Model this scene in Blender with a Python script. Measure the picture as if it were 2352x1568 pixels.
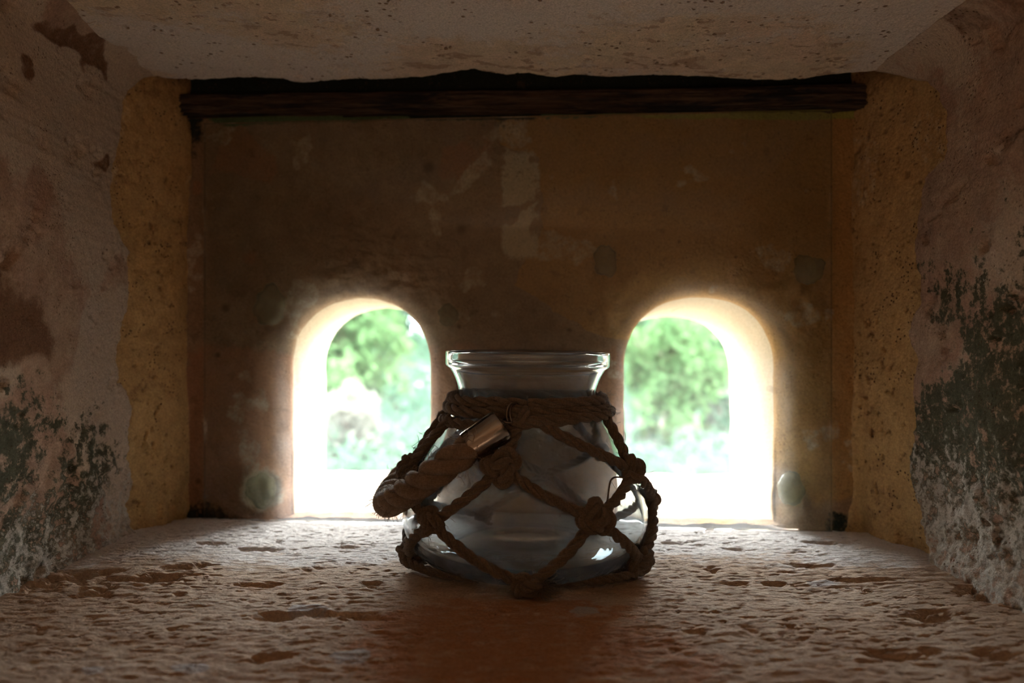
import bpy, math, random
import numpy as np
from mathutils import Vector, Matrix, Quaternion
random.seed(7); rng = np.random.default_rng(11)
SC = bpy.context.scene; COL = SC.collection
for o in list(bpy.data.objects): bpy.data.objects.remove(o)
S = 0.15            # one working unit = the eye height above the sill = 15 cm
F = 1700.0          # focal length in pixels of a 2352 px wide frame

# ------------------------------------------------------------------ camera, sky, light, exposure
cam_d = bpy.data.cameras.new('camera'); cam = bpy.data.objects.new('camera', cam_d); COL.objects.link(cam)
cam.location = (0, 0, S); cam.rotation_euler = (math.radians(90), 0, 0)
cam_d.sensor_width = 36; cam_d.lens = 36*F/2352; cam_d.clip_start = 0.01; cam_d.clip_end = 200
cam_d.dof.use_dof = True; cam_d.dof.focus_distance = 0.47; cam_d.dof.aperture_fstop = 5.0
SC.camera = cam
vs = SC.view_settings; vs.view_transform = 'Standard'; vs.look = 'None'; vs.gamma = 1; vs.use_curve_mapping = False
vs.exposure = 1.0
SKY = 26.0
w = bpy.data.worlds.new('sky'); SC.world = w; w.use_nodes = True
nt = w.node_tree; nt.nodes.clear()
wo = nt.nodes.new('ShaderNodeOutputWorld'); bg = nt.nodes.new('ShaderNodeBackground'); bg.inputs['Strength'].default_value = SKY
tc = nt.nodes.new('ShaderNodeTexCoord'); sx = nt.nodes.new('ShaderNodeSeparateXYZ'); cr = nt.nodes.new('ShaderNodeValToRGB')
nt.links.new(tc.outputs['Generated'], sx.inputs[0]); nt.links.new(sx.outputs['Z'], cr.inputs[0])
cr.color_ramp.elements[0].position = 0.0; cr.color_ramp.elements[0].color = (.80, .87, .97, 1)
cr.color_ramp.elements[1].position = 0.8; cr.color_ramp.elements[1].color = (.95, .97, 1, 1)
nt.links.new(cr.outputs[0], bg.inputs['Color']); nt.links.new(bg.outputs[0], wo.inputs['Surface'])
def area(name, loc, rot, sx_, sy_, power, color=(1,1,1), portal=False):
    d = bpy.data.lights.new(name, 'AREA'); d.shape = 'RECTANGLE'; d.size = sx_; d.size_y = sy_; d.energy = power; d.color = color
    if portal: d.cycles.is_portal = True
    o = bpy.data.objects.new(name, d); COL.objects.link(o); o.location = loc; o.rotation_euler = rot; return o
# added fill light, high behind the camera; no window is built there
area('room_fill_light', (0, -5.0*S, 9.5*S), (math.radians(16), 0, 0), 1.6, 0.9, 56.0, (1, .86, .71))
sd = bpy.data.lights.new('sun', 'SUN'); sd.energy = 14; sd.angle = math.radians(1.5); sd.color = (1, .96, .88)
sun = bpy.data.objects.new('sun', sd); COL.objects.link(sun); sun.rotation_euler = (math.radians(-33), 0, math.radians(-4))   # high, in front of the outer wall
# sampling portals in the two arched openings (they emit nothing)
area('portal', (-0.9*S, 5.45*S, .65*S), (math.radians(-90), 0, 0), .16, .2, 1, portal=True)
area('portal', (1.1*S, 5.30*S, .65*S), (math.radians(-90), 0, 0), .16, .2, 1, portal=True)

# ------------------------------------------------------------------ numpy noise
_perm = rng.permutation(256); _perm = np.concatenate([_perm, _perm, _perm])
_g = rng.normal(size=(256, 3)); _g /= np.linalg.norm(_g, axis=1)[:, None]
def pn(x, y, z=0.0):
    x, y, z = np.broadcast_arrays(np.asarray(x, float), np.asarray(y, float), np.asarray(z, float))
    xi, yi, zi = np.floor(x).astype(int), np.floor(y).astype(int), np.floor(z).astype(int)
    xf, yf, zf = x-xi, y-yi, z-zi
    f = lambda t: t*t*t*(t*(t*6-15)+10)
    u, v, ww = f(xf), f(yf), f(zf)
    r = 0
    for i in (0, 1):
        for j in (0, 1):
            for k in (0, 1):
                h = _perm[_perm[_perm[(xi+i) & 255]+((yi+j) & 255)]+((zi+k) & 255)] & 255
                g = _g[h]
                d = g[..., 0]*(xf-i)+g[..., 1]*(yf-j)+g[..., 2]*(zf-k)
                r = r + d*(u if i else 1-u)*(v if j else 1-v)*(ww if k else 1-ww)
    return r*1.6
def fbm(x, y, z=0.0, o=4, g=.5):
    r = 0; a = 1
    for k in range(o):
        r = r+a*pn(x*2**k+k*17.3, y*2**k+k*7.7, z*2**k+k*3.1); a *= g
    return r
def sst(a, b, x):
    t = np.clip((x-a)/(b-a), 0, 1); return t*t*(3-2*t)

# ------------------------------------------------------------------ mesh helpers (arguments in working units)
def link_mesh(name, V, Fc, mat, parent=None, smooth=True, attrs=None):
    me = bpy.data.meshes.new(name)
    V = np.asarray(V, float)*S
    me.from_pydata(V.tolist(), [], Fc if isinstance(Fc, list) else Fc.tolist())
    if smooth: me.polygons.foreach_set('use_smooth', [True]*len(me.polygons))
    if attrs:
        for k, a in attrs.items():
            at = me.attributes.new(k, 'FLOAT', 'POINT'); at.data.foreach_set('value', np.asarray(a, np.float32).ravel())
    me.materials.append(mat); me.update()
    o = bpy.data.objects.new(name, me); COL.objects.link(o)
    if parent: o.parent = parent
    return o
def grid_faces(n, m, off=0):
    i = np.arange(n-1)[:, None]*m+np.arange(m-1)[None]; i = i.ravel()+off
    return np.stack([i, i+m, i+m+1, i+1], 1)
def grid(name, X, Y, Z, mat, parent=None, attrs=None, flip=False):
    n, m = X.shape; V = np.stack([X.ravel(), Y.ravel(), Z.ravel()], 1); Fc = grid_faces(n, m)
    if flip: Fc = Fc[:, ::-1]
    return link_mesh(name, V, Fc, mat, parent, True, attrs)
class MB:
    def __init__(s): s.V = []; s.F = []; s.n = 0
    def add(s, V, Fc):
        V = np.asarray(V, float); s.V.append(V); s.F += [[a+s.n for a in f] for f in Fc]; s.n += len(V)
    def build(s, name, mat, parent=None, smooth=True): return link_mesh(name, np.concatenate(s.V), s.F, mat, parent, smooth)
def smooth_path(P, n):
    P = np.asarray(P, float); k = len(P); t = np.linspace(0, k-1, n); out = []
    for a in t:
        i = min(int(a), k-2); f = a-i
        p0 = P[max(i-1, 0)]; p1 = P[i]; p2 = P[i+1]; p3 = P[min(i+2, k-1)]
        out.append(.5*((2*p1)+(-p0+p2)*f+(2*p0-5*p1+4*p2-p3)*f*f+(-p0+3*p1-3*p2+p3)*f**3))
    return np.array(out)
def frames(P, closed=False):
    T = np.gradient(P, axis=0)
    if closed: T = np.roll(P, -1, 0)-np.roll(P, 1, 0)
    T /= np.linalg.norm(T, axis=1)[:, None]+1e-12
    a = np.array([0, 0, 1.]) if abs(T[0][2]) < .9 else np.array([1., 0, 0])
    N = [np.cross(T[0], a)]; N[0] /= np.linalg.norm(N[0])
    for i in range(1, len(P)):
        v = N[-1]-T[i]*np.dot(N[-1], T[i]); N.append(v/(np.linalg.norm(v)+1e-12))
    N = np.array(N); return T, N, np.cross(T, N)
def tube(mb, P, r, sides=8, closed=False, caps=True):
    P = np.asarray(P, float); T, N, B = frames(P, closed); n = len(P); r = np.broadcast_to(np.asarray(r, float), (n,))
    a = np.linspace(0, 2*math.pi, sides, endpoint=False)
    V = P[:, None]+r[:, None, None]*(np.cos(a)[None, :, None]*N[:, None]+np.sin(a)[None, :, None]*B[:, None])
    Fc = []
    for i in range(n if closed else n-1):
        j = (i+1) % n
        for k in range(sides):
            k2 = (k+1) % sides; Fc.append([i*sides+k, i*sides+k2, j*sides+k2, j*sides+k])
    if caps and not closed: Fc += [list(range(sides))[::-1], [(n-1)*sides+k for k in range(sides)]]
    mb.add(V.reshape(-1, 3), Fc)
def rope(mb, P, R, strands=3, pitch=None, sides=7, closed=False, taper=0):
    P = np.asarray(P, float); pitch = pitch or R*7
    T, N, B = frames(P, closed)
    L = np.concatenate([[0], np.cumsum(np.linalg.norm(np.diff(P, axis=0), axis=1))])
    turns = L/pitch*2*math.pi
    if closed: turns = np.arange(len(P))/len(P)*2*math.pi*max(1, round(L[-1]/pitch))
    w_ = np.ones(len(P))
    if taper: w_ = np.clip(np.minimum(L, L[-1]-L)/taper, .35, 1)
    for s in range(strands):
        a = turns+s*2*math.pi/strands
        wob = 1+.08*pn(L*9/R*.05, s*3.3, .5)
        Q = P+(np.cos(a)[:, None]*N+np.sin(a)[:, None]*B)*(R*.54*w_*wob)[:, None]
        tube(mb, Q, R*.50*w_, sides, closed)
def hairs(mb, P, R, n, ln=.06, up=0):
    """loose fibres standing off a cord"""
    P = np.asarray(P, float); T, N, B = frames(P)
    for _ in range(n):
        i = random.randrange(1, len(P)-1); a = random.uniform(0, 2*math.pi)
        d = math.cos(a)*N[i]+math.sin(a)*B[i]; p = P[i]+d*R*.9
        l = ln*random.uniform(.3, 1.2); t = T[i]*random.choice((-1, 1))
        q = [p]; dr = d*.5+t*random.uniform(.3, 1.1)+rng.normal(size=3)*.25
        for k in range(5):
            dr = dr/np.linalg.norm(dr); q.append(q[-1]+dr*l/5); dr = dr+rng.normal(size=3)*.3+np.array([0, 0, -.05])
        tube(mb, q, .0011, 3, caps=False)
def empty(name, loc, label, cat):
    o = bpy.data.objects.new(name, None); COL.objects.link(o); o.location = Vector(loc)*S; o['label'] = label; o['category'] = cat
    o.empty_display_size = .02; return o
def struct(o): o['kind'] = 'structure'; return o
def px(x, y, D): return np.array([(x-1176)/F*D, D, 1-(y-784)/F*D])

# ------------------------------------------------------------------ materials
class NB:
    def __init__(s, name):
        s.m = bpy.data.materials.new(name); s.m.use_nodes = True; s.t = s.m.node_tree; s.t.nodes.clear()
        s.out = s.n('ShaderNodeOutputMaterial'); s.tc = s.n('ShaderNodeTexCoord')
    def n(s, typ, **kw):
        x = s.t.nodes.new(typ)
        for k, v in kw.items(): setattr(x, k, v)
        return x
    def l(s, a, b): s.t.links.new(a, b)
    def set(s, sock, v):
        if hasattr(v, 'links') or hasattr(v, 'is_linked'): s.l(v, sock)
        else: sock.default_value = v
    def mapping(s, scale):
        mp = s.n('ShaderNodeMapping'); mp.inputs['Scale'].default_value = scale if isinstance(scale, tuple) else (scale,)*3
        s.l(s.tc.outputs['Object'], mp.inputs[0]); return mp.outputs[0]
    def noise(s, scale, detail=6, rough=.6, dist=0.0):
        x = s.n('ShaderNodeTexNoise'); s.l(s.mapping(scale), x.inputs['Vector']); x.inputs['Scale'].default_value = 1
        x.inputs['Detail'].default_value = detail; x.inputs['Roughness'].default_value = rough; x.inputs['Distortion'].default_value = dist
        return x.outputs['Fac']
    def voro(s, scale, feature='F1', rnd=1.0):
        x = s.n('ShaderNodeTexVoronoi', feature=feature); s.l(s.mapping(scale), x.inputs['Vector']); x.inputs['Scale'].default_value = 1
        x.inputs['Randomness'].default_value = rnd; return x.outputs['Distance']
    def ramp(s, fac, a, b, ca=0.0, cb=1.0):
        x = s.n('ShaderNodeMapRange'); x.interpolation_type = 'SMOOTHSTEP'; s.l(fac, x.inputs['Value'])
        x.inputs['From Min'].default_value = a; x.inputs['From Max'].default_value = b
        x.inputs['To Min'].default_value = ca; x.inputs['To Max'].default_value = cb; return x.outputs[0]
    def math(s, op, a, b=0.0):
        x = s.n('ShaderNodeMath', operation=op); s.set(x.inputs[0], a); s.set(x.inputs[1], b); return x.outputs[0]
    def mix(s, fac, a, b, blend='MIX'):
        x = s.n('ShaderNodeMix', data_type='RGBA', blend_type=blend)
        s.set(x.inputs[0], fac)
        for i, v in ((6, a), (7, b)):
            if isinstance(v, tuple): x.inputs[i].default_value = (*v, 1) if len(v) == 3 else v
            else: s.l(v, x.inputs[i])
        return x.outputs[2]
    def attr(s, name):
        x = s.n('ShaderNodeAttribute', attribute_name=name); return x.outputs['Fac']
    def bump(s, h, strength, dist, normal=None):
        x = s.n('ShaderNodeBump'); s.l(h, x.inputs['Height']); x.inputs['Strength'].default_value = strength; x.inputs['Distance'].default_value = dist
        if normal: s.l(normal, x.inputs['Normal'])
        return x.outputs[0]
    def principled(s, color, rough=.9, normal=None, **kw):
        b = s.n('ShaderNodeBsdfPrincipled'); s.set(b.inputs['Base Color'], (*color, 1) if isinstance(color, tuple) else color)
        s.set(b.inputs['Roughness'], rough)
        if normal: s.l(normal, b.inputs['Normal'])
        for k, v in kw.items(): s.set(b.inputs[k.replace('_', ' ')], v)
        s.l(b.outputs[0], s.out.inputs['Surface']); return b

def stone(name, base, alt, layers=(), grain=900, pit_scale=350, pit=.25, bumpd=.0012, stretch=(1, 1, 1), pitcol=(.16, .09, .05), spec=.15):
    b = NB(name)
    st = lambda k: (k*stretch[0], k*stretch[1], k*stretch[2])
    n1 = b.noise(st(14), 7, .6, .3); n2 = b.noise(st(70), 8, .65); n3 = b.noise(st(grain), 6, .7)
    c = b.mix(b.ramp(n1, .35, .65), base, alt)
    c = b.mix(b.ramp(n2, .3, .7, .0, .55), c, tuple(v*.62 for v in base))
    for at, col, hard in layers:
        a = b.attr(at)
        m = b.math('ADD', a, b.math('MULTIPLY', b.math('SUBTRACT', b.noise(st(120), 8, .72), .5), hard))
        c = b.mix(b.ramp(m, .38, .62), c, col)
    fine = b.ramp(n3, .25, .75, .72, 1.25)
    cc = b.n('ShaderNodeCombineColor'); [b.l(fine, cc.inputs[i]) for i in range(3)]
    c = b.mix(1.0, c, cc.outputs[0], 'MULTIPLY')
    v = b.voro(st(pit_scale)); pm = b.ramp(v, .12, .30, 1, 0)
    pm = b.math('MULTIPLY', pm, b.ramp(b.noise(st(60), 4, .5), .50, .62))
    pf = b.attr('pits'); c = b.mix(b.math('MULTIPLY', pm, pit*2), c, pitcol); c = b.mix(b.ramp(pf, .2, .9, 0, .85), c, pitcol)
    h = b.math('ADD', b.math('MULTIPLY', n2, 1.2), b.math('ADD', b.math('MULTIPLY', n3, .35), b.math('MULTIPLY', b.noise(st(260), 6, .7), .8)))
    h = b.math('SUBTRACT', h, b.math('MULTIPLY', pm, pit*1.5))
    b.principled(c, .93, b.bump(h, 1.0, bumpd), Specular_IOR_Level=spec)
    return b.m

M_floor = stone('sandstone_floor', (.56, .385, .265), (.61, .455, .335),
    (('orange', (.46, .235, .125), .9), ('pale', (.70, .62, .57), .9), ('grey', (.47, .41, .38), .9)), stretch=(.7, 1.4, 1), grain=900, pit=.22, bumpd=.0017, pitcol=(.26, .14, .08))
M_ceil = stone('limewashed_ceiling', (.76, .63, .45), (.72, .55, .42), (('stain', (.45, .32, .22), 1.3), ('grey', (.68, .61, .54), .9)), pit=.6, bumpd=.0018, stretch=(.8, .8, 1), pit_scale=220, pitcol=(.30, .20, .13))
M_plas = stone('pink_plaster', (.46, .285, .205), (.52, .375, .27), (('beige', (.54, .42, .32), .6), ('brown', (.20, .105, .06), .5), ('mould_shade', (.10, .098, .062), 2.4), ('salt', (.50, .44, .37), 1.9)), pit=.3, bumpd=.0024, grain=700)
M_back = stone('old_render', (.37, .24, .15), (.40, .285, .185), (('ochre', (.47, .275, .11), .12), ('red', (.40, .215, .125), .6), ('pale', (.58, .49, .37), .6), ('algae', (.13, .19, .10), .9), ('lime', (.40, .38, .10), .5), ('mould_shade', (.028, .036, .028), 1.1)), pit=.3, bumpd=.0022, grain=600)
M_ochre = stone('ochre_clay', (.56, .345, .145), (.60, .385, .17), (('brown', (.34, .19, .085), .9), ('pale', (.62, .45, .26), 1.2)), pit=.6, bumpd=.0018, pit_scale=330, grain=600)
M_edge = stone('broken_plaster', (.38, .25, .15), (.44, .31, .20), pit=.3)

def wood():
    b = NB('charred_beam_wood')
    n = b.noise((25, 300, 300), 8, .65, .6); n2 = b.noise((8, 60, 60), 6, .7, .5)
    c = b.mix(b.ramp(n, .3, .7), (.022, .015, .010), (.115, .070, .045)); c = b.mix(b.ramp(n2, .5, .58), c, (.012, .011, .012))
    b.principled(c, .9, b.bump(n, 1, .0015)); return b.m
M_wood = wood()
def room_m():
    b = NB('room_plaster'); n = b.noise(4, 6, .6)
    b.principled(b.mix(n, (.50, .40, .32), (.60, .50, .40)), .95, b.bump(n, .5, .004)); return b.m
M_room = room_m()
def jute(name, c1, c2, sc):
    b = NB(name)
    n = b.noise((sc*5, sc, sc), 6, .7, 1.2); n2 = b.noise((sc, sc, sc*6), 6, .7, 1.0); m = b.math('MULTIPLY', n, n2)
    c = b.mix(b.ramp(m, .12, .42), c1, c2); h = b.math('ADD', m, b.math('MULTIPLY', b.noise(sc*3, 5, .7), .6))
    p = b.principled(c, .85, b.bump(h, 1, .0012), Specular_IOR_Level=.2)
    p.inputs['Sheen Weight'].default_value = .35; p.inputs['Sheen Roughness'].default_value = .5
    tr = b.n('ShaderNodeBsdfTranslucent'); b.l(c, tr.inputs[0]); mx = b.n('ShaderNodeMixShader'); mx.inputs[0].default_value = .12
    b.l(p.outputs[0], mx.inputs[1]); b.l(tr.outputs[0], mx.inputs[2]); b.l(mx.outputs[0], b.out.inputs['Surface'])
    return b.m
M_jute = jute('brown_jute', (.11, .068, .040), (.36, .245, .155), 400)
M_handle = jute('pale_jute', (.20, .12, .07), (.55, .38, .25), 350)
def glass(name, tint, dust, sc, rough=0.0):
    b = NB(name); g = b.n('ShaderNodeBsdfGlass'); g.inputs['Color'].default_value = (*tint, 1); g.inputs['IOR'].default_value = 1.48; g.inputs['Roughness'].default_value = rough
    n = b.noise(sc, 8, .7, .8); n2 = b.noise((sc*.7, sc*.7, sc*6), 5, .6, .5)
    f = b.math('ADD', b.ramp(n, .40, .75, dust*.45, dust*2.0), b.ramp(b.math('MULTIPLY', n2, 1.0), .62, .75, 0, dust))
    sp = b.voro(1500); f = b.math('ADD', f, b.math('MULTIPLY', b.ramp(sp, .05, .16, .5, 0), b.ramp(b.noise(90, 3, .5), .5, .66)))
    d = b.n('ShaderNodeBsdfDiffuse'); d.inputs['Color'].default_value = (.75, .73, .74, 1)
    tr = b.n('ShaderNodeBsdfTranslucent'); tr.inputs['Color'].default_value = (.85, .83, .84, 1)
    m1 = b.n('ShaderNodeMixShader'); m1.inputs[0].default_value = .55; b.l(d.outputs[0], m1.inputs[1]); b.l(tr.outputs[0], m1.inputs[2])
    m2 = b.n('ShaderNodeMixShader'); b.l(f, m2.inputs[0]); b.l(g.outputs[0], m2.inputs[1]); b.l(m1.outputs[0], m2.inputs[2])
    b.l(m2.outputs[0], b.out.inputs['Surface']); return b.m
M_glass = glass('jar_glass', (.95, .975, .98), .06, 60)
def pane_m(edge=False):
    b = NB('pane_glass_edge' if edge else 'pane_glass')
    t = b.n('ShaderNodeBsdfTransparent'); t.inputs['Color'].default_value = (.96, .985, .97, 1) if not edge else (.45, .62, .52, 1)
    g = b.n('ShaderNodeBsdfGlossy'); g.inputs['Roughness'].default_value = .02
    fr = b.n('ShaderNodeFresnel'); fr.inputs['IOR'].default_value = 1.5
    m = b.n('ShaderNodeMixShader'); b.l(fr.outputs[0], m.inputs[0]); b.l(t.outputs[0], m.inputs[1]); b.l(g.outputs[0], m.inputs[2])
    tr = b.n('ShaderNodeBsdfTranslucent'); tr.inputs['Color'].default_value = (.9, .9, .9, 1)
    n = b.noise(30, 8, .65, .5); sp = b.voro(900); sp2 = b.voro(420)
    f = b.math('ADD', b.ramp(n, .3, .75, .015, .05), b.math('MULTIPLY', b.ramp(sp, .04, .15, .35, 0), b.ramp(b.noise(45, 3, .5), .48, .62)))
    f = b.math('ADD', f, b.math('MULTIPLY', b.ramp(sp2, .03, .10, .5, 0), b.ramp(b.noise(30, 3, .5), .56, .66)))
    m2 = b.n('ShaderNodeMixShader'); b.l(f, m2.inputs[0]); b.l(m.outputs[0], m2.inputs[1]); b.l(tr.outputs[0], m2.inputs[2])
    b.l(m2.outputs[0], b.out.inputs['Surface']); return b.m
M_pane = pane_m(); M_pane_edge = pane_m(True)
def silicone():
    b = NB('clear_sealant'); n = b.noise(200, 5, .6)
    p = b.principled((.37, .35, .25), .3, b.bump(n, .5, .0008)); tr = b.n('ShaderNodeBsdfTransparent'); tr.inputs[0].default_value = (.85, .9, .82, 1)
    mx = b.n('ShaderNodeMixShader'); mx.inputs[0].default_value = .62
    b.l(p.outputs[0], mx.inputs[1]); b.l(tr.outputs[0], mx.inputs[2]); b.l(mx.outputs[0], b.out.inputs['Surface']); return b.m
M_sil = silicone()
def metal(name, c, r):
    b = NB(name); n = b.noise((900, 900, 900), 4, .6); b.principled(c, r, b.bump(n, .15, .0002), Metallic=1.0); return b.m
M_chrome = metal('polished_steel', (.34, .31, .29), .10); M_wire = metal('dark_wire', (.22, .19, .17), .3)
def leaf(name, c1, c2):
    b = NB(name); n = b.noise(1.2, 5, .6); n2 = b.noise(9, 3, .6)
    c = b.mix(b.ramp(b.math('ADD', b.math('MULTIPLY', n, .6), b.math('MULTIPLY', n2, .4)), .35, .65), c1, c2)
    d = b.n('ShaderNodeBsdfDiffuse'); tr = b.n('ShaderNodeBsdfTranslucent'); b.l(c, d.inputs[0]); b.l(c, tr.inputs[0])
    mx = b.n('ShaderNodeMixShader'); mx.inputs[0].default_value = .4; b.l(d.outputs[0], mx.inputs[1]); b.l(tr.outputs[0], mx.inputs[2])
    b.l(mx.outputs[0], b.out.inputs['Surface']); return b.m
M_leaf1 = leaf('fresh_leaves', (.035, .075, .030), (.085, .145, .060)); M_leaf2 = leaf('grey_green_leaves', (.024, .054, .038), (.060, .100, .065)); M_leaf3 = leaf('dry_leaves', (.10, .105, .085), (.16, .16, .13))
def simple(name, c1, c2, sc, bd):
    b = NB(name); n = b.noise(sc, 8, .65); b.principled(b.mix(b.ramp(n, .35, .65), c1, c2), .9, b.bump(n, 1, bd)); return b.m
M_bark = simple('bark', (.12, .10, .08), (.26, .22, .18), 30, .01)
M_earth = simple('dry_earth', (.05, .047, .042), (.085, .082, .08), 3, .03)

# ------------------------------------------------------------------ the niche shell
def Dw(x): return 4.135-.0718*(x+.023)           # depth of the back wall's face
def zc(x): return 2.45+(x+2.0)*(-.11/3.9)         # height of the ceiling
PITS = [(170,1325,90,14,.05),(330,1335,110,12,.045),(430,1308,50,9,.035),(225,1362,50,12,.05),(95,1345,60,14,.045),(600,1345,60,6,.03),
        (640,1418,60,9,.045),(720,1412,120,8,.05),(820,1420,60,8,.03),(480,1252,30,5,.03),(600,1262,50,5,.03),(790,1258,30,4,.025),(420,1370,25,8,.03),
        (850,1338,25,5,.03),(710,1310,30,5,.02),(1690,1262,25,5,.03),(1635,1309,22,6,.03),(1615,1452,30,10,.03),(1725,1448,30,10,.02),(1690,1338,30,4,.025),(1780,1336,25,5,.03),
        (2140,1412,55,15,.05),(2260,1365,45,18,.08),(1990,1330,90,4,.03),(1870,1300,60,4,.02),(2080,1505,80,12,.03),(2290,1508,50,12,.03),(620,1512,40,12,.03),
        (1540,1245,40,4,.02),(1900,1245,60,4,.03),(1020,1365,60,5,.02)]
def floor_h(X, Y):
    h = .016*fbm(X*1.1, Y*1.3, 2.2, 3)
    h += .0035*fbm(X*7, Y*24, 5.1, 4, .6)*sst(3.9, 3.0, Y)+.0030*fbm(X*22, Y*44, 8.8, 2, .6)
    n = fbm(X*15, Y*40, 1.7, 4, .65); pit = sst(.50, .95, n)*sst(-.15, .35, pn(X*1.5, Y*2.5, 4)+.15)
    h -= .018*pit; q = pit.copy()
    for (x, y, wd, hh, dp) in PITS:
        D = F/(y-784); cx = (x-1176)/F*D; wx = wd/F*D; wy = D-F/(y+hh-784)
        wy = abs(wy)*1.1
        wob = .75*fbm(X*9, Y*16, x*.1, 4, .6)
        r = np.sqrt(((X-cx)/wx)**2+((Y-D)/wy)**2)+wob
        m = sst(1.2, .35, r); h -= dp*.6*m; q = np.maximum(q, m*.25)
    return h, q
# floor (stone sill of the niche), denser where the camera sees it
ys = np.concatenate([np.linspace(-1.0, 2.0, 60, endpoint=False), np.linspace(2.0, 4.45, 520)])
xs = np.linspace(-2.35, 2.35, 640)
X, Y = np.meshgrid(xs, ys, indexing='ij'); H, Q = floor_h(X, Y)
H -= .02*sst(3.96, 4.08, Y-(Dw(X)-4.095))         # a worn lip towards the pane
PX = 1176+X*F/np.maximum(Y, .5); PY = 784+F*(1-H)/np.maximum(Y, .5)
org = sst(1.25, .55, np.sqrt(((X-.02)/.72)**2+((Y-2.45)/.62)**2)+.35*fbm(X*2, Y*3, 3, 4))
pal = .25+.75*sst(2.9, 3.8, Y+.25*fbm(X*2, Y*2, 6, 3))  # daylight from the arches painted in: floor paler towards the pane
gry = np.zeros_like(X)
for (cx, cy, a, bb) in ((700,1300+100,60,16),(800,1362+145,60,22),(1340,1255+145,45,16),(215,1540,40,14),(440,1535,60,12),(1900,1335,50,10),(690,1412,22,8)):
    D = F/(cy-784); gx = (cx-1176)/F*D
    gry = np.maximum(gry, sst(1.2, .6, np.sqrt(((X-gx)/(a/F*D))**2+((Y-D)/(bb*D*D/F))**2)+.4*fbm(X*7, Y*9, 1, 3)))
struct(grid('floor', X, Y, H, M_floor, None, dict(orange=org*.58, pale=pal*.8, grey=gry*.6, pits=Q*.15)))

# ceiling with its ragged broken edge
RAG = np.array([(330,176),(400,181),(450,183),(560,180),(640,181),(700,189),(760,184),(830,183),(900,186),(980,183),(1015,174),(1090,166),(1150,178),(1215,170),(1275,181),(1320,173),(1400,182),(1480,179),(1560,177),(1650,179),(1700,183),(1780,184),(1850,178),(1900,170),(1960,164),(2010,160),(2080,160)], float)
def rag_D(x):
    D = np.full_like(x, 3.9)
    for _ in range(6):
        ypx = np.interp(1176+x*F/D, RAG[:, 0], RAG[:, 1]); D = F*(zc(x)-1)/(784-ypx)
    return D+.012*pn(x*14, 3, 0)+.006*pn(x*40, 3, 7)
nu, nv = 560, 330
U = np.linspace(-2.4, 2.4, nu); E = rag_D(U)
v = np.linspace(0, 1, nv)
X = np.repeat(U[:, None], nv, 1); Y = -1.0+(E[:, None]+1.0)*(1-(1-v[None])**1.35)
h = .018*fbm(X*1.0, Y*1.2, 7, 3)+.006*fbm(X*5, Y*5, 2, 4)
Z = zc(X)+h
pt = sst(.45, .8, fbm(X*9, Y*14, 3.3, 4, .6)); Z = Z+.016*pt
Z = Z+.05*(np.clip(v[None]-.985, 0, 1)/.015)**2       # rolled broken lip
st = sst(.25, .7, fbm(X*4, Y*7, 11, 4))*.6; st = np.maximum(st, sst(.38, .6, fbm(X*7, Y*13, 3.3, 4, .6))*.75)
gr = .5+.6*fbm(X*.8, Y*.9, 14, 3)
# upturned rim of the broken edge
RX, RY, RZ = [X], [Y], [Z]
for dz in (.04, .10, .2, .45):
    RX.append(X[:, -1:]); RY.append(Y[:, -1:]+.01*pn(U*9, dz*20, 4)[:, None]+dz*.05); RZ.append(zc(X[:, -1:])+.05+dz)
X2 = np.concatenate(RX, 1); Y2 = np.concatenate(RY, 1); Z2 = np.concatenate(RZ, 1)
pad = lambda A, vv=None: np.concatenate([A, np.repeat(A[:, -1:], 4, 1)], 1)
struct(grid('ceiling', X2, Y2, Z2, M_ceil, None, dict(stain=pad(st), grey=pad(gr), pits=pad(pt*.2))))

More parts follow.
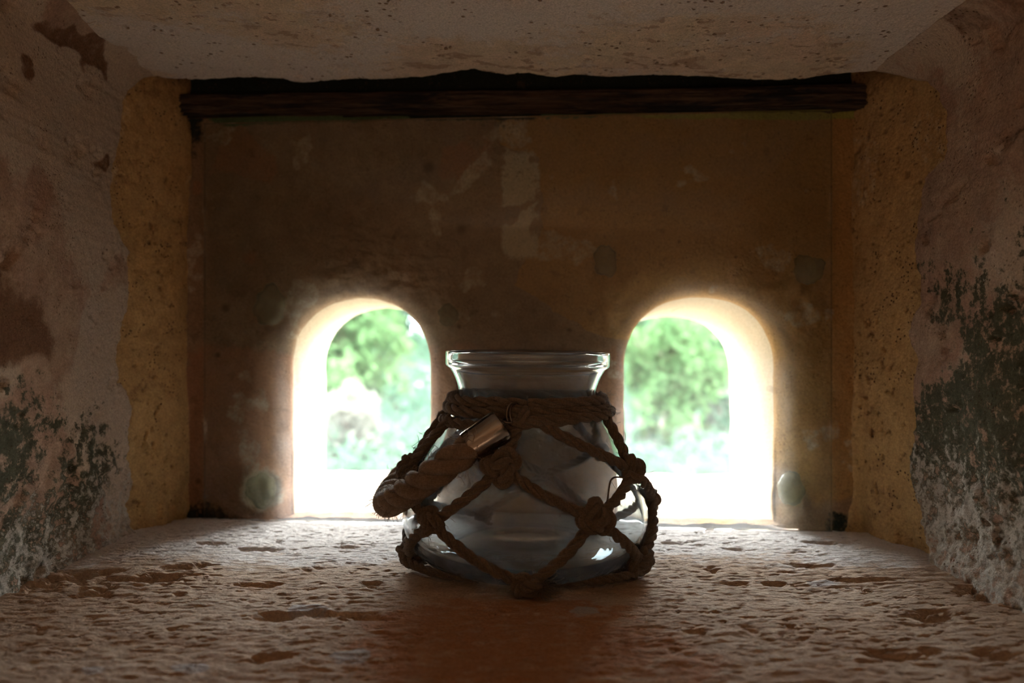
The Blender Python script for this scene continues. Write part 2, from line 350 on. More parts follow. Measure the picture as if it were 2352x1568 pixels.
# side walls: pink plaster that stops at a ragged edge, ochre clay reveal behind it
def side_wall(sgn, XW, rag, zt, name, mould_fn):
    rag = np.array(rag, float)                      # (screen x, screen y) of the broken edge
    De = XW*sgn*F/(rag[:, 0]-1176)*sgn
    De = np.abs(XW)*F/np.abs(rag[:, 0]-1176); Zr = 1-(rag[:, 1]-784)/F*De
    order = np.argsort(Zr)
    nz, ny = 460, 300
    zz = np.linspace(-.12, zt+.02, nz); E = np.interp(zz, Zr[order], De[order])+.022*fbm(zz*7, sgn*3+0*zz, 1, 4, .6)
    v = np.linspace(0, 1, ny)
    Zg = np.repeat(zz[:, None], ny, 1); Yg = -1+(E[:, None]+1)*(1-(1-v[None])**1.5)
    rr = .16; c = np.clip((Zg-(zt-rr))/rr, 0, .98); fil = rr*(1-np.sqrt(1-c*c))
    bulge = .035*fbm(Yg*.9, Zg*.9, 31*sgn, 3)+.010*fbm(Yg*4, Zg*4, 5*sgn, 4)
    low = sst(1.3, .2, Zg+.5*fbm(Yg*1.2, Zg, 4, 2))
    rough = low*(.016*fbm(Yg*9, Zg*9, 2, 4, .65)+.006*fbm(Yg*25, Zg*25, 2, 2))
    foot = .06*sst(.16, -.05, Zg)
    groove = .004*pn(Yg*3, Zg*34, 6)*sst(1.1, 1.7, Zg)
    Xo = XW-sgn*(fil)+sgn*(bulge+rough+groove)-sgn*foot*.4
    Xo = Xo+sgn*.02*sst(.97, 1, v[None])           # the plaster thins towards its break
    pt = sst(.45, .8, fbm(Yg*6, Zg*6, 3.3*sgn, 4, .55)); Xo = Xo+sgn*.02*pt
    XX = [Xo]; YY = [Yg]; ZZ = [Zg]
    for k, (dx, dy) in enumerate(((.012, .006), (.035, .010), (.07, .004), (.12, -.03))):
        XX.append(Xo[:, -1:]+sgn*dx); YY.append(Yg[:, -1:]+dy+.006*pn(zz*20, k, 0)[:, None]); ZZ.append(Zg[:, -1:])
    X2, Y2, Z2 = (np.concatenate(a, 1) for a in (XX, YY, ZZ))
    m = mould_fn(Y2, Z2); p4 = np.concatenate([pt, np.zeros((nz, 4))], 1)
    return struct(grid(name, X2, Y2, Z2, M_plas, None, dict(m, pits=p4*.25), flip=(sgn > 0)))
def ml(Y, Z):
    n = fbm(Y*1.3, Z*1.3, 21, 4)
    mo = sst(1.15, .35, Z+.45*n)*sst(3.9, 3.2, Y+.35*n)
    br = sst(.7, 1.1, Z+.3*n)*sst(1.7, 1.1, Z+.2*n)*sst(3.55, 3.2, Y+.2*n)
    sp = sst(.2, .6, fbm(Y*3, Z*4, 41, 3))*sst(1.2, 2, Z)
    return dict(mould_shade=mo*.72, brown=np.maximum(br*.75, sp*.6), salt=sst(.8, .0, Z)*.52, beige=sst(.35, .8, .5+.5*fbm(Y, Z, 2, 3)+.35*sst(1.9, 2.4, Z)+.25*sst(3.3, 3.8, Y)))
def mr(Y, Z):
    n = fbm(Y*1.5, Z*1.5, 51, 4)
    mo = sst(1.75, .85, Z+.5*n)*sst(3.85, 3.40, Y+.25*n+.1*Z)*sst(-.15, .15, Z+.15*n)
    return dict(mould_shade=mo*.70, brown=sst(.3, .7, fbm(Y*2, Z*2, 61, 3))*.5, salt=sst(.9, .2, Z)*.45+.1*sst(1.8, 1.2, Z), beige=.3+.5*fbm(Y*1.2, Z, 12, 3)+.3*sst(1.9, 2.4, Z))
WL = side_wall(-1, -2.01, [(345,160),(320,178),(300,210),(285,320),(270,400),(258,500),(290,560),(322,610),(318,680),(322,730),(285,790),(282,860),(300,900),(305,960),(285,1040),(300,1100),(290,1160),(298,1230)], 2.47, 'wall_left', ml)
WR = side_wall(1, 1.91, [(2040,150),(2062,165),(2120,190),(2155,215),(2170,330),(2160,370),(2120,400),(2105,480),(2095,560),(2110,640),(2112,700),(2085,760),(2100,830),(2095,900),(2110,960),(2085,1050),(2100,1130),(2115,1200),(2150,1290)], 2.34, 'wall_right', mr)
def reveal(sgn, pts, parent, name):
    nz, nt_ = 420, 130
    zz = np.linspace(-.1, 2.75, nz); P = smooth_path(np.array([(a, b, 0) for a, b in pts], float), nt_)
    Zg = np.repeat(zz[:, None], nt_, 1); Xg = np.repeat(P[None, :, 0], nz, 0); Yg = np.repeat(P[None, :, 1], nz, 0)
    n = .025*fbm(Zg*1.3, Yg*1.5, 9*sgn, 3)+.006*fbm(Zg*7, Yg*9, 19*sgn, 4)
    foot = .05*sst(.2, .0, Zg+.06*fbm(Yg*5, Zg*3, 2, 2))*(.4+fbm(Yg*6, Zg*4, 77, 3))
    pt = sst(.58, .78, fbm(Yg*30, Zg*19, 23.3*sgn, 3, .6)); dd = n-.014*pt+foot
    Xg = Xg-sgn*dd*.7; Yg = Yg-dd*.7
    o = grid(name, Xg, Yg, Zg, M_ochre, parent, dict(pits=pt*.6, brown=sst(.2, .6, fbm(Yg*3, Zg*2, 71, 3))*.45+.5*sst(2.0, 2.4, Zg), pale=sst(.3, .6, fbm(Yg*2, Zg*1.3, 91*sgn, 3))*.45), flip=(sgn > 0))  # brown at random, plus the shade near the top painted in
    o['kind'] = 'structure'; return o
reveal(-1, [(-2.20, 3.0), (-2.11, 3.5), (-2.06, 3.75), (-1.98, 3.98), (-1.92, 4.12), (-1.875, 4.22), (-1.845, 4.36)], WL, 'clay_reveal')
reveal(1, [(2.10, 2.8), (2.02, 3.1), (1.975, 3.4), (1.93, 3.62), (1.885, 3.80), (1.855, 3.93), (1.825, 4.10)], WR, 'clay_reveal')

# back wall: two halves, each wrapped round its arched opening
ROUGHSPOT = [(1405,640,70,120),(1860,690,60,110),(620,690,60,60),(1030,720,50,60),(600,1125,55,55),(1800,1130,80,70)]
def face_relief(X, Y, Z):
    n = .022*fbm(X*1.5, Z*1.5, Y*1.5, 4)+.006*fbm(X*8, Z*8, Y*8, 3)
    scal = sst(.55, .1, np.hypot(X+.75, (Z-1.42)*1.1))          # pecked band above the left arch
    n = n+scal*.016*fbm(X*11+Z*4, Z*16, 3, 3)
    PXs = 1176+X*F/Y; PYs = 784-(Z-1)*F/Y
    for (sx_, sy_, a, b_) in ROUGHSPOT:
        m = np.exp(-(((PXs-sx_)/a)**2+((PYs-sy_)/b_)**2)*1.2); n = n+m*.03*fbm(X*7, Z*5, 33, 4)
    rg = np.hypot(PXs-603, (PYs-1125)); n = n+.02*np.exp(-((rg-48)/12)**2)
    return n
def half(x0, x1, inner, outer, ztop):
    ci, hi, si, bi = inner; co, ho, so, bo = outer       # centre x, half width, spring height, rise
    ns, na = 90, 170
    def outline(c, hw, sp, b, z0, off):
        zs = np.linspace(z0, sp, ns, endpoint=False); a = np.linspace(math.pi, 0, na)
        ex = .9
        cs, sn = np.cos(a), np.sin(a)
        ax = c+(hw+off)*np.sign(cs)*np.abs(cs)**ex; az = sp+(b+off)*np.abs(sn)**ex
        X = np.concatenate([np.full(ns, c-hw-off), ax, np.full(ns, c+hw+off)]); Z = np.concatenate([zs, az, zs[::-1]])
        return X, Z
    def rect():
        zs = np.linspace(-.08, si, ns, endpoint=False); a = np.linspace(math.pi, 0, na); c, s_ = np.cos(a), np.sin(a)
        with np.errstate(divide='ignore'):
            t = np.minimum(np.where(c < 0, (x0-ci)/c, (x1-ci)/np.where(c == 0, 1e-9, c)), (ztop-si)/np.where(s_ < 1e-9, 1e-9, s_))
        t = np.abs(t)
        return np.concatenate([np.full(ns, x0), ci+c*t, np.full(ns, x1)]), np.concatenate([zs, si+s_*t, zs[::-1]])
    rings = []
    # exterior face, tunnel, rounded arris, interior face
    xo, zo = outline(co, ho, so, bo, .05, 0)
    dep_o = 5.35-.053*(xo+1.35)
    for k in (1.0, .5, .25, .1, .04):
        rx, rz = outline(co, ho, so, bo, .05, k*3.2)
        rx = np.clip(rx, *((-6, .08) if co < 0 else (.08, 6)))
        rings.append((rx, dep_o+.0, rz))
    rr = .06; xi, zi = outline(ci, hi, si, bi, -.02, 0)
    for t in np.linspace(0, 1, 50):
        xx = xo+(xi-xo)*t; z_ = zo+(zi-zo)*t; dd = dep_o+(Dw(xi)+rr-dep_o)*t
        rings.append((xx, dd, z_))
    for th in np.linspace(90, 0, 9)[1:]:
        e = rr*(1-math.sin(math.radians(th))); ox, oz = outline(ci, hi, si, bi, -.02, e)
        rings.append((ox, Dw(ox)+rr*(1-math.cos(math.radians(th))), oz))
    for t in np.linspace(0, 1, 16)[1:]:
        xx, oz = outline(ci, hi, si, bi, -.02, rr+.12*t); rings.append((xx, Dw(xx), oz))
    X = np.array([r[0] for r in rings]); Y = np.array([r[1] for r in rings]); Z = np.array([r[2] for r in rings])
    n_t = 5+50
    # relief, pushed towards the viewer or along the tunnel's outward direction
    n = face_relief(X, Y, Z)
    tun = (np.arange(len(rings)) < n_t)[:, None]; w_ = np.where(tun, .5, 1.0)*np.ones_like(X)
    w_[:5] = 0
    Y = Y-n*w_*np.where(tun, 0, 1)
    dive = np.zeros(len(rings)); dive[-10:] = np.linspace(0, 1, 10)**1.5*.012; Y = Y+dive[:, None]
    cx = ci; rad = np.hypot(X-cx, np.maximum(Z-si, 0))+1e-6
    dx = (X-cx)/rad; dz = np.maximum(Z-si, 0)/rad
    k = n*w_*np.where(tun, 1, 0); X = X+dx*k*.9; Z = Z+dz*k*.9
    return X, Y, Z
parts = []
XL = half(-2.15, .08, (-.868, .405, .84, .408), (-.90, .447, .80, .439), 2.75)
XR = half(.08, 2.15, (1.04, .415, .84, .407), (1.10, .430, .76, .414), 2.75)
V = []; Fc = []; off = 0
for (X, Y, Z) in (XL, XR):
    n, m = X.shape; V.append(np.stack([X.ravel(), Y.ravel(), Z.ravel()], 1)); Fc.append(grid_faces(n, m, off)); off += n*m
# the flat face between and around the openings
gx_, gz_ = np.linspace(-2.15, 2.15, 640), np.linspace(-.08, 2.75, 430)
X, Z = np.meshgrid(gx_, gz_, indexing='ij'); Y = Dw(X); Y = Y-face_relief(X, Y, Z)
def sdist(X, Z, c, hw, sp, b):
    cs = (X-c)/(hw); zz = np.maximum(Z-sp, 0)/b; ex = .9
    up = (np.abs(cs)**(2/ex)+zz**(2/ex))**(ex/2)-1
    return np.where(Z > sp, up*(hw+b)/2, np.abs(X-c)-hw)
dd = np.minimum(sdist(X, Z, -.868, .405+.10, .84, .408+.10), sdist(X, Z, 1.04, .415+.10, .84, .407+.10))
Fg = grid_faces(*X.shape, 0); ok = (dd.ravel()[Fg] > 0).all(1)
V.append(np.stack([X.ravel(), Y.ravel(), Z.ravel()], 1)); Fc.append(Fg[ok]+off); off += X.size
# the two sills
for (xi0, xi1, xo0, xo1) in ((-1.34, -.40, -1.42, -.38), (.56, 1.52, .60, 1.60)):
    a, b_ = np.meshgrid(np.linspace(0, 1, 140), np.linspace(0, 1, 140), indexing='ij')
    yi = Dw(0)+.0; Xs = (xi0+(xi1-xi0)*a)*(1-b_)+(xo0+(xo1-xo0)*a)*b_
    Yi = Dw(Xs)-.0; Yo = 5.35-.053*(Xs+1.35)+.02; Ys = Yi+(Yo-Yi)*b_
    Zs = .0+.062*b_+.012*fbm(Xs*5, Ys*5, 2, 4)
    V.append(np.stack([Xs.ravel(), Ys.ravel(), Zs.ravel()], 1)); Fc.append(grid_faces(140, 140, off)); off += 140*140
V = np.concatenate(V); Fc = np.concatenate(Fc)
X, Y, Z = V.T; PXs = 1176+X*F/Y; PYs = 784-(Z-1)*F/Y
nn = fbm(X*2.2, Z*2.2, 3, 5); n5 = fbm(X*5, Z*5, 8, 4)
bx = np.interp(PYs, [250, 330, 360, 520, 600, 640, 655, 680, 760, 780, 820], [1130, 1150, 1235, 1250, 1215, 1180, 1175, 1230, 1330, 1425, 1452])+22*n5
och = sst(-12, 12, PXs-bx)
low = sst(1040, 1130, PYs+70*nn)*sst(1640, 1700, PXs)
och = och*(1-.55*low)*np.where(PYs > 780, sst(1550, 1650, PXs+20*n5)+0, 1)
red = np.maximum(sst(740, 860, PYs+60*nn)*sst(1560, 1440, PXs+60*nn)*.8, sst(.15, .6, nn)*.6*sst(1200, 1100, PXs))
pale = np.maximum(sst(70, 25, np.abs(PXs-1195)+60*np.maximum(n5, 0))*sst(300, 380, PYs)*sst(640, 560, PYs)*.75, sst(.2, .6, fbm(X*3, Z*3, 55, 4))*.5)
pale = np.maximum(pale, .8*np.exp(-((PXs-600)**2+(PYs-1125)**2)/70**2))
ygr = 285-(PXs-450)*.022
alg = np.exp(-((PYs-(ygr-14+6*nn))/22)**2)*.9*sst(440, 520, PXs); alg = np.maximum(alg, sst(1180, 1165, PYs)*0)
lim = np.exp(-((PYs-(262+8*nn))/13)**2)*sst(1350, 1500, PXs+60*nn)*.9
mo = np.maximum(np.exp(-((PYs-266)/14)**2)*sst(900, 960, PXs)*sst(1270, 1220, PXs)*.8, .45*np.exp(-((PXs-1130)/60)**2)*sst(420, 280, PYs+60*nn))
mo = np.maximum(mo, .62*sst(.16, .0, Z+.08*nn+.04*n5)*np.where(PXs < 700, sst(640, 520, PXs), sst(1830, 1930, PXs)))  # shade in the two lower corners, painted as a dark tint
mo = np.maximum(mo, .9*sst(2.33, 2.40, Z))  # shade of the cavity above the beam, painted near-black
mo = np.maximum(mo, .7*sst(500, 450, PXs+20*nn)*sst(500, 250, PYs))  # shadow strip of the upper left corner, painted dark
pit = sst(.55, .8, fbm(X*9, Z*9, 13, 3))*.5
for (a, b_, r) in ((905,545,8),(518,707,13),(500,815,8),(455,1105,9),(230,575,9),(1308,758,7),(1560,555,5),(985,385,18),(1060,525,16),(1690,590,5),(1685,815,5),(1820,805,5),(1055,750,7)):
    pit = np.maximum(pit, np.exp(-((PXs-a)**2+(PYs-b_)**2)/r**2)*.9)
intun = Y > Dw(X)+.1
at = {'ochre': och, 'red': red, 'pale': np.where(intun, .9, pale), 'algae': alg, 'lime': lim, 'mould_shade': mo, 'pits': pit}
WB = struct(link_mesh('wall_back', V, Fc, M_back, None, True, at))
# a closing lid above the beam's dark cavity
mb = MB(); mb.add([(-2.4, 3.2, 2.72), (2.4, 3.2, 2.72), (2.4, 4.5, 2.72), (-2.4, 4.5, 2.72)], [[0, 1, 2, 3]]); o = mb.build('cavity_lid', M_wood, WB, False)

# timber lintel below the ceiling's broken edge
nx, nr = 420, 60
u = np.linspace(-2.02, 1.96, nx); prof = smooth_path(np.array([(.10, 2.40, 0), (.0, 2.395, 0), (-.055, 2.385, 0), (-.075, 2.37, 0), (-.075, 2.33, 0), (-.07, 2.285, 0), (-.055, 2.27, 0), (.0, 2.265, 0), (.10, 2.26, 0)]), nr)
Xb = np.repeat(u[:, None], nr, 1); lift = -.012*(u[:, None])+.0
n = .020*fbm(Xb*1.8, np.arange(nr)[None]*.35, 4, 4)+.005*fbm(Xb*4, np.arange(nr)[None]*1.1, 9, 2)
Yb = Dw(Xb)+prof[None, :, 0]+n-.03*sst(1.0, 1.9, Xb); Zb = prof[None, :, 1]+lift+n*.5
struct(grid('trim_1', Xb, Yb, Zb, M_wood, None, None))

# the room behind the camera
def panel(mb, a, b_, c, d): mb.add([a, b_, c, d], [[0, 1, 2, 3]])
mb = MB(); x0, x1, y0, y1, z0, z1 = -10, 10, -30, -1, -6, 10
panel(mb, (x0, y0, z0), (x1, y0, z0), (x1, y0, z1), (x0, y0, z1)); panel(mb, (x0, y0, z0), (x0, y1, z0), (x0, y1, z1), (x0, y0, z1)); panel(mb, (x1, y0, z0), (x1, y1, z0), (x1, y1, z1), (x1, y0, z1))
panel(mb, (x0, y0, z0), (x1, y0, z0), (x1, y1, z0), (x0, y1, z0)); panel(mb, (x0, y0, z1), (x1, y0, z1), (x1, y1, z1), (x0, y1, z1))
yy = y1+.01
panel(mb, (x0, yy, z0), (-1.95, yy, z0), (-1.95, yy, z1), (x0, yy, z1)); panel(mb, (1.87, yy, z0), (x1, yy, z0), (x1, yy, z1), (1.87, yy, z1))
panel(mb, (-1.95, yy, z0), (1.87, yy, z0), (1.87, yy, -.01), (-1.95, yy, -.01)); panel(mb, (-1.95, yy, 2.38), (1.87, yy, 2.38), (1.87, yy, z1), (-1.95, yy, z1))
struct(mb.build('wall_rear', M_room, None, False))

# ------------------------------------------------------------------ glass pane glued over the two openings
gap = .045; th = .026
pane = empty('glass_sheet', (0, Dw(0)-gap-th, 0), 'clear dusty glass pane standing against the back wall over both arched openings', 'glass sheet')
pane_ang = math.atan(-.0718); pane.rotation_euler = (0, 0, pane_ang)
def box(mb, x0, x1, y0, y1, z0, z1):
    mb.add([(x0,y0,z0),(x1,y0,z0),(x1,y1,z0),(x0,y1,z0),(x0,y0,z1),(x1,y0,z1),(x1,y1,z1),(x0,y1,z1)], [[0,3,2,1],[4,5,6,7],[0,1,5,4],[1,2,6,5],[2,3,7,6],[3,0,4,7]])
ca = math.cos(pane_ang); PXL, PXR, PZ0, PZ1 = -1.745/ca, 1.705/ca, -.012, 2.235
mb = MB(); box(mb, PXL, PXR, 0, th, PZ0, PZ1)
sheet = mb.build('pane', M_pane, pane, False); sheet.data.materials.append(M_pane_edge)
for p in sheet.data.polygons:
    if abs(p.normal.y) < .5: p.material_index = 1
def blob(sx_, sy_, rx, rz, seed, label):
    x = (sx_-1176)/F*4.1; D = Dw(x); x = (sx_-1176)/F*D; z = 1-(sy_-784)/F*D
    lx = x/ca; mb = MB(); n = 48; rings = [(0, 0), (.5, 0), (.85, .002), (1.0, .012), (1.05, .03), (.98, .05), (.9, gap+.02), (.3, gap+.03)]
    V = []
    for k, (r, y) in enumerate(rings):
        for i in range(n):
            a = 2*math.pi*i/n; w_ = 1+.30*pn(math.cos(a)*1.4+seed, math.sin(a)*1.4, seed*.7)+.08*pn(math.cos(a)*4, math.sin(a)*4+seed, 3)
            V.append((lx+rx*r*w_*math.cos(a), th+.001+y, z+rz*r*w_*math.sin(a)))
    Fc = [[k*n+i, k*n+(i+1) % n, (k+1)*n+(i+1) % n, (k+1)*n+i] for k in range(len(rings)-1) for i in range(n)]
    mb.add(V, Fc); o = mb.build('sealant_blob', M_sil, pane)
    o['label'] = label; return o
blob(618, 705, .085, .115, 1.3, 'pale sealant blob left of the left arch'); blob(1028, 724, .052, .060, 4.1, 'small round sealant blob right of the left arch')
blob(600, 1122, .085, .095, 8.2, 'brownish sealant blob low beside the left arch'); blob(1388, 597, .062, .085, 11.7, 'whitish sealant blob above left of the right arch')
blob(1853, 618, .082, .080, 15.2, 'grey sealant blob near the right edge of the pane'); blob(1812, 1120, .068, .085, 19.9, 'glossy sealant blob low beside the right arch')

# ------------------------------------------------------------------ the jar in its rope net
JC = (.059, 3.41)
jar = empty('glass_jar', (JC[0], JC[1], .012), 'squat clear glass jar wrapped in a knotted jute rope net, standing on the stone sill', 'jar')
jar.scale = (.99, .99, .99); jar.rotation_euler = (0, math.radians(.8), 0)
OUT = [(0, .030), (.15, .026), (.28, .012), (.36, .002), (.41, .0), (.455, .010), (.50, .040), (.540, .095), (.560, .15), (.566, .20), (.560, .26), (.538, .34), (.505, .42), (.462, .50), (.415, .575), (.370, .64), (.338, .69), (.320, .735), (.317, .765), (.325, .80), (.340, .838), (.358, .868), (.372, .880), (.3785, .888), (.3800, .900), (.3805, .935), (.379, .948), (.372, .953)]
INN = [(.360, .951), (.354, .944), (.352, .930), (.350, .905), (.340, .885), (.322, .845), (.307, .80), (.299, .765), (.302, .735), (.320, .69), (.350, .642), (.395, .577), (.443, .50), (.486, .42), (.519, .34), (.540, .26), (.546, .20), (.540, .155), (.518, .105), (.475, .068), (.42, .052), (.36, .050), (.28, .062), (.15, .078), (0, .082)]
def lathe(prof, n=128, dense=6):
    P = smooth_path(np.array([(a, b_, 0) for a, b_ in prof]), len(prof)*dense); P[0, 0] = 0; P[-1, 0] = 0
    P[:, 0] = np.maximum(P[:, 0], 0); P[:, 1] = np.maximum(P[:, 1], 0)
    V = [(0, 0, P[0, 1])]; Fc = []; a = np.linspace(0, 2*math.pi, n, endpoint=False)
    core = P[1:-1]
    for r, z in core[:, :2]:
        for t in a: V.append((r*math.cos(t), r*math.sin(t), z))
    V.append((0, 0, P[-1, 1])); m = len(core)
    for i in range(n): Fc.append([0, 1+(i+1) % n, 1+i])
    for k in range(m-1):
        for i in range(n):
            i2 = (i+1) % n; Fc.append([1+k*n+i, 1+k*n+i2, 1+(k+1)*n+i2, 1+(k+1)*n+i])
    e = len(V)-1
    for i in range(n): Fc.append([e, 1+(m-1)*n+i, 1+(m-1)*n+(i+1) % n])
    return V, Fc
Vv, Ff = lathe(OUT+INN); link_mesh('glass_vessel', Vv, Ff, M_glass, jar)
_pr = np.array([(b_, a) for a, b_ in OUT[4:19]])
def rad(z): return np.interp(z, _pr[:, 0], _pr[:, 1])
RR = .0245
def sp(phi, z, off=RR):            # a point on the jar's outside; phi in degrees, 0 faces the camera, + to the right
    r = rad(max(z, .0))+off; a = math.radians(phi)
    return np.array([r*math.sin(a), -r*math.cos(a), max(z, .0)])
def seg(a, b_, n=28, off=RR, sag=0):
    t = np.linspace(0, 1, n)
    return np.array([sp(a[0]+(b_[0]-a[0])*k, a[1]+(b_[1]-a[1])*k-sag*math.sin(math.pi*k), off) for k in t])
top = [(-12.5, .495), (60, .455), (132, .46), (204, .46), (276, .41)]
mid = [(27, .305), (97, .26), (168, .28), (240, .17), (319, .262)]      # 319 = -41
bot = [(0, .035), (62, .055), (132, .05), (204, .05), (285, .035)]
net = MB(); paths = []
def cord(P, R=RR): rope(net, P, R, 3, R*6.5, 6); paths.append(P)
near = lambda a, b_: a+((b_-a+180) % 360-180)
for i in range(5):
    T = top[i]; M0 = mid[i]; M1 = mid[(i-1) % 5]
    cord(seg(T, (near(T[0], M0[0]), M0[1]), sag=.01)); cord(seg(T, (near(T[0], M1[0]), M1[1]), sag=.01))
    B0 = bot[i]; Bn = bot[(i+1) % 5]
    cord(seg(M0, (near(M0[0], B0[0]), B0[1]), sag=.01)); cord(seg(M0, (near(M0[0], Bn[0]), Bn[1]), sag=.01))
for a, b_ in (((-5, .67), top[0]), ((-27, .665), top[0]), ((8, .655), top[1]), ((68, .66), top[1]), ((118, .66), top[2]), ((146, .66), top[2]), ((190, .66), top[3]), ((218, .66), top[3]), ((-62, .66), (-84, .41)), ((-92, .66), (-84, .41))):
    b2 = (near(a[0], b_[0]), b_[1]); cord(seg(a, b2))
for (ph, z) in bot:                 # cords that run in under the base
    a = math.radians(ph); ps = [sp(ph, z, .02), np.array([.50*math.sin(a), -.50*math.cos(a), .012]), np.array([.43*math.sin(a), -.43*math.cos(a), .006])]
    cord(smooth_path(ps, 14), .018)
for (ph, s_) in ((285, -1), (62, 1)):
    P = [np.array([(r_)*math.sin(math.radians(ph+d)), -(r_)*math.cos(math.radians(ph+d)), .016]) for r_, d in ((.56, 0), (.53, -s_*10), (.50, -s_*22), (.455, -s_*36), (.43, -s_*48))]
    cord(smooth_path(P, 30), .021)
for P in paths: hairs(net, P, RR*1.1, 16, .05)
# frayed tail at the front foot knot and long loose fibres
tail0 = sp(4, .03, .03)
for k in range(70):
    q = [tail0+rng.normal(size=3)*.012]; d = np.array([random.uniform(-.1, 1), random.uniform(-1, .2), random.uniform(-.4, .35)])
    for j in range(6): d = d/np.linalg.norm(d); q.append(q[-1]+d*.016); q[-1][2] = max(q[-1][2], .0); d = d+rng.normal(size=3)*.25
    tube(net, q, .0013, 3, caps=False)
q = smooth_path([sp(52, .43, .02), sp(40, .44, .04), sp(36, .38, .03), sp(35, .33, .01)], 16); tube(net, q, .004, 5)
netob = net.build('rope_net', M_jute, jar)
def knot(ph, z, sc=1.0, rot=0.0):
    mb = MB(); a = math.radians(ph); c = sp(ph, z, RR*1.5)
    e1 = np.array([math.cos(a), math.sin(a), 0]); up = sp(ph, z+.04, RR)-sp(ph, z-.04 if z > .05 else z, RR); up /= np.linalg.norm(up); n = np.cross(e1, up); n = n*np.sign(np.dot(n, [math.sin(a), -math.cos(a), 0]))
    cr_, sr = math.cos(rot), math.sin(rot); f1 = e1*cr_+up*sr; f2 = up*cr_-e1*sr
    t = np.linspace(0, 2*math.pi, 64, endpoint=False); k = .0160*sc
    X = (np.sin(t)+2*np.sin(2*t))*k; Y = (np.cos(t)-2*np.cos(2*t))*k*1.05; Z = -np.sin(3*t)*k*1.15
    P = c+X[:, None]*f1+Y[:, None]*f2+Z[:, None]*n+n*.004
    P[:, 2] = np.maximum(P[:, 2], .016)
    rope(mb, P, .025*sc, 3, .15, 6, closed=True)
    # a wrap that binds the crossing
    X = np.cos(t)*.030*sc; Zz = np.sin(t)*.036*sc
    P2 = c+X[:, None]*f1+Zz[:, None]*n+(np.sin(t*2+1)*.012)[:, None]*f2; P2[:, 2] = np.maximum(P2[:, 2], .016)
    rope(mb, P2, .019*sc, 3, .15, 6, closed=True)
    hairs(mb, np.vstack([P, P[:1]]), .025, 26, .04)
    return mb.build('knot', M_jute, netob)
for i, ((ph, z), s_, r_) in enumerate(zip(top, (1.25, 1.08, 1, 1, 1.0), (.3, 1.2, .4, 0, .8))): knot(ph, z, s_, r_)
for (ph, z), s_, r_ in zip(mid, (1.2, .95, .8, .8, .98), (.9, 0, 1, .5, 1.6)): knot(ph, z, s_, r_)
for (ph, z), s_, r_ in zip(bot, (1.0, 1.12, 1, 1, 1.05), (0, .8, 0, 0, 1.1)): knot(ph, z, s_, r_)
# two bands of cord round the neck and one looser turn below
col = MB()
def turn(z, r, tilt=0, ph0=0, wob=.004, a0=0, a1=360, R=.026, n=200):
    P = []
    for k in range(n):
        a = math.radians(a0+(a1-a0)*k/(n if a1-a0 == 360 else n-1)); zz = z+tilt*math.sin(a-ph0)+wob*pn(math.cos(a)*2+z*9, math.sin(a)*2, 1)
        P.append((r*math.sin(a), -r*math.cos(a), zz))
    P = np.array(P); rope(col, P, R, 3, R*9, 6, closed=(a1-a0 == 360)); hairs(col, P, R, 150, .045)
turn(.738, .350, .003, wob=.006); turn(.697, .366, .004, wob=.008, R=.027)
turn(.660, .388, .024, ph0=0, wob=.008, R=.024)
# the small overhand tie at the front right where the turns cross
P = smooth_path([sp(-14, .655, .03), sp(-4, .66, .055), sp(6, .672, .05), sp(20, .672, .035), sp(40, .690, .035)], 40); rope(col, P, .026, 3, .17, 6)
P = smooth_path([sp(-2, .72, .06), sp(-3, .69, .075), sp(-5, .655, .05), sp(-9, .62, .03)], 24); rope(col, P, .024, 3, .16, 6)
col.build('neck_cord', M_jute, jar)
# handle: a thick three-strand rope slumped over the left side
def jl(x, y, D): p = px(x, y, D); return np.array([p[0]-JC[0], p[1]-JC[1], p[2]-.0])
A0 = jl(1092, 1022, 2.97)
HP = [A0, jl(1045, 1055, 2.945), jl(990, 1095, 2.97), jl(935, 1135, 3.07), jl(892, 1162, 3.23), jl(884, 1160, 3.42), jl(896, 1132, 3.62), jl(930, 1095, 3.77), jl(985, 1055, 3.87), jl(1050, 1010, 3.88)]
HP = smooth_path(HP, 150)
hb = MB(); rope(hb, HP, .064, 3, .30, 12); hairs(hb, HP, .066, 620, .05)
handle = hb.build('rope_handle', M_handle, jar)
def ring(mb, c, n, r, w_): 
    n = n/np.linalg.norm(n); a = np.cross(n, [0, 0, 1.]); a /= np.linalg.norm(a); b_ = np.cross(n, a); t = np.linspace(0, 2*math.pi, 48, endpoint=False)
    tube(mb, c+r*(np.cos(t)[:, None]*a+np.sin(t)[:, None]*b_), w_, 8, closed=True)
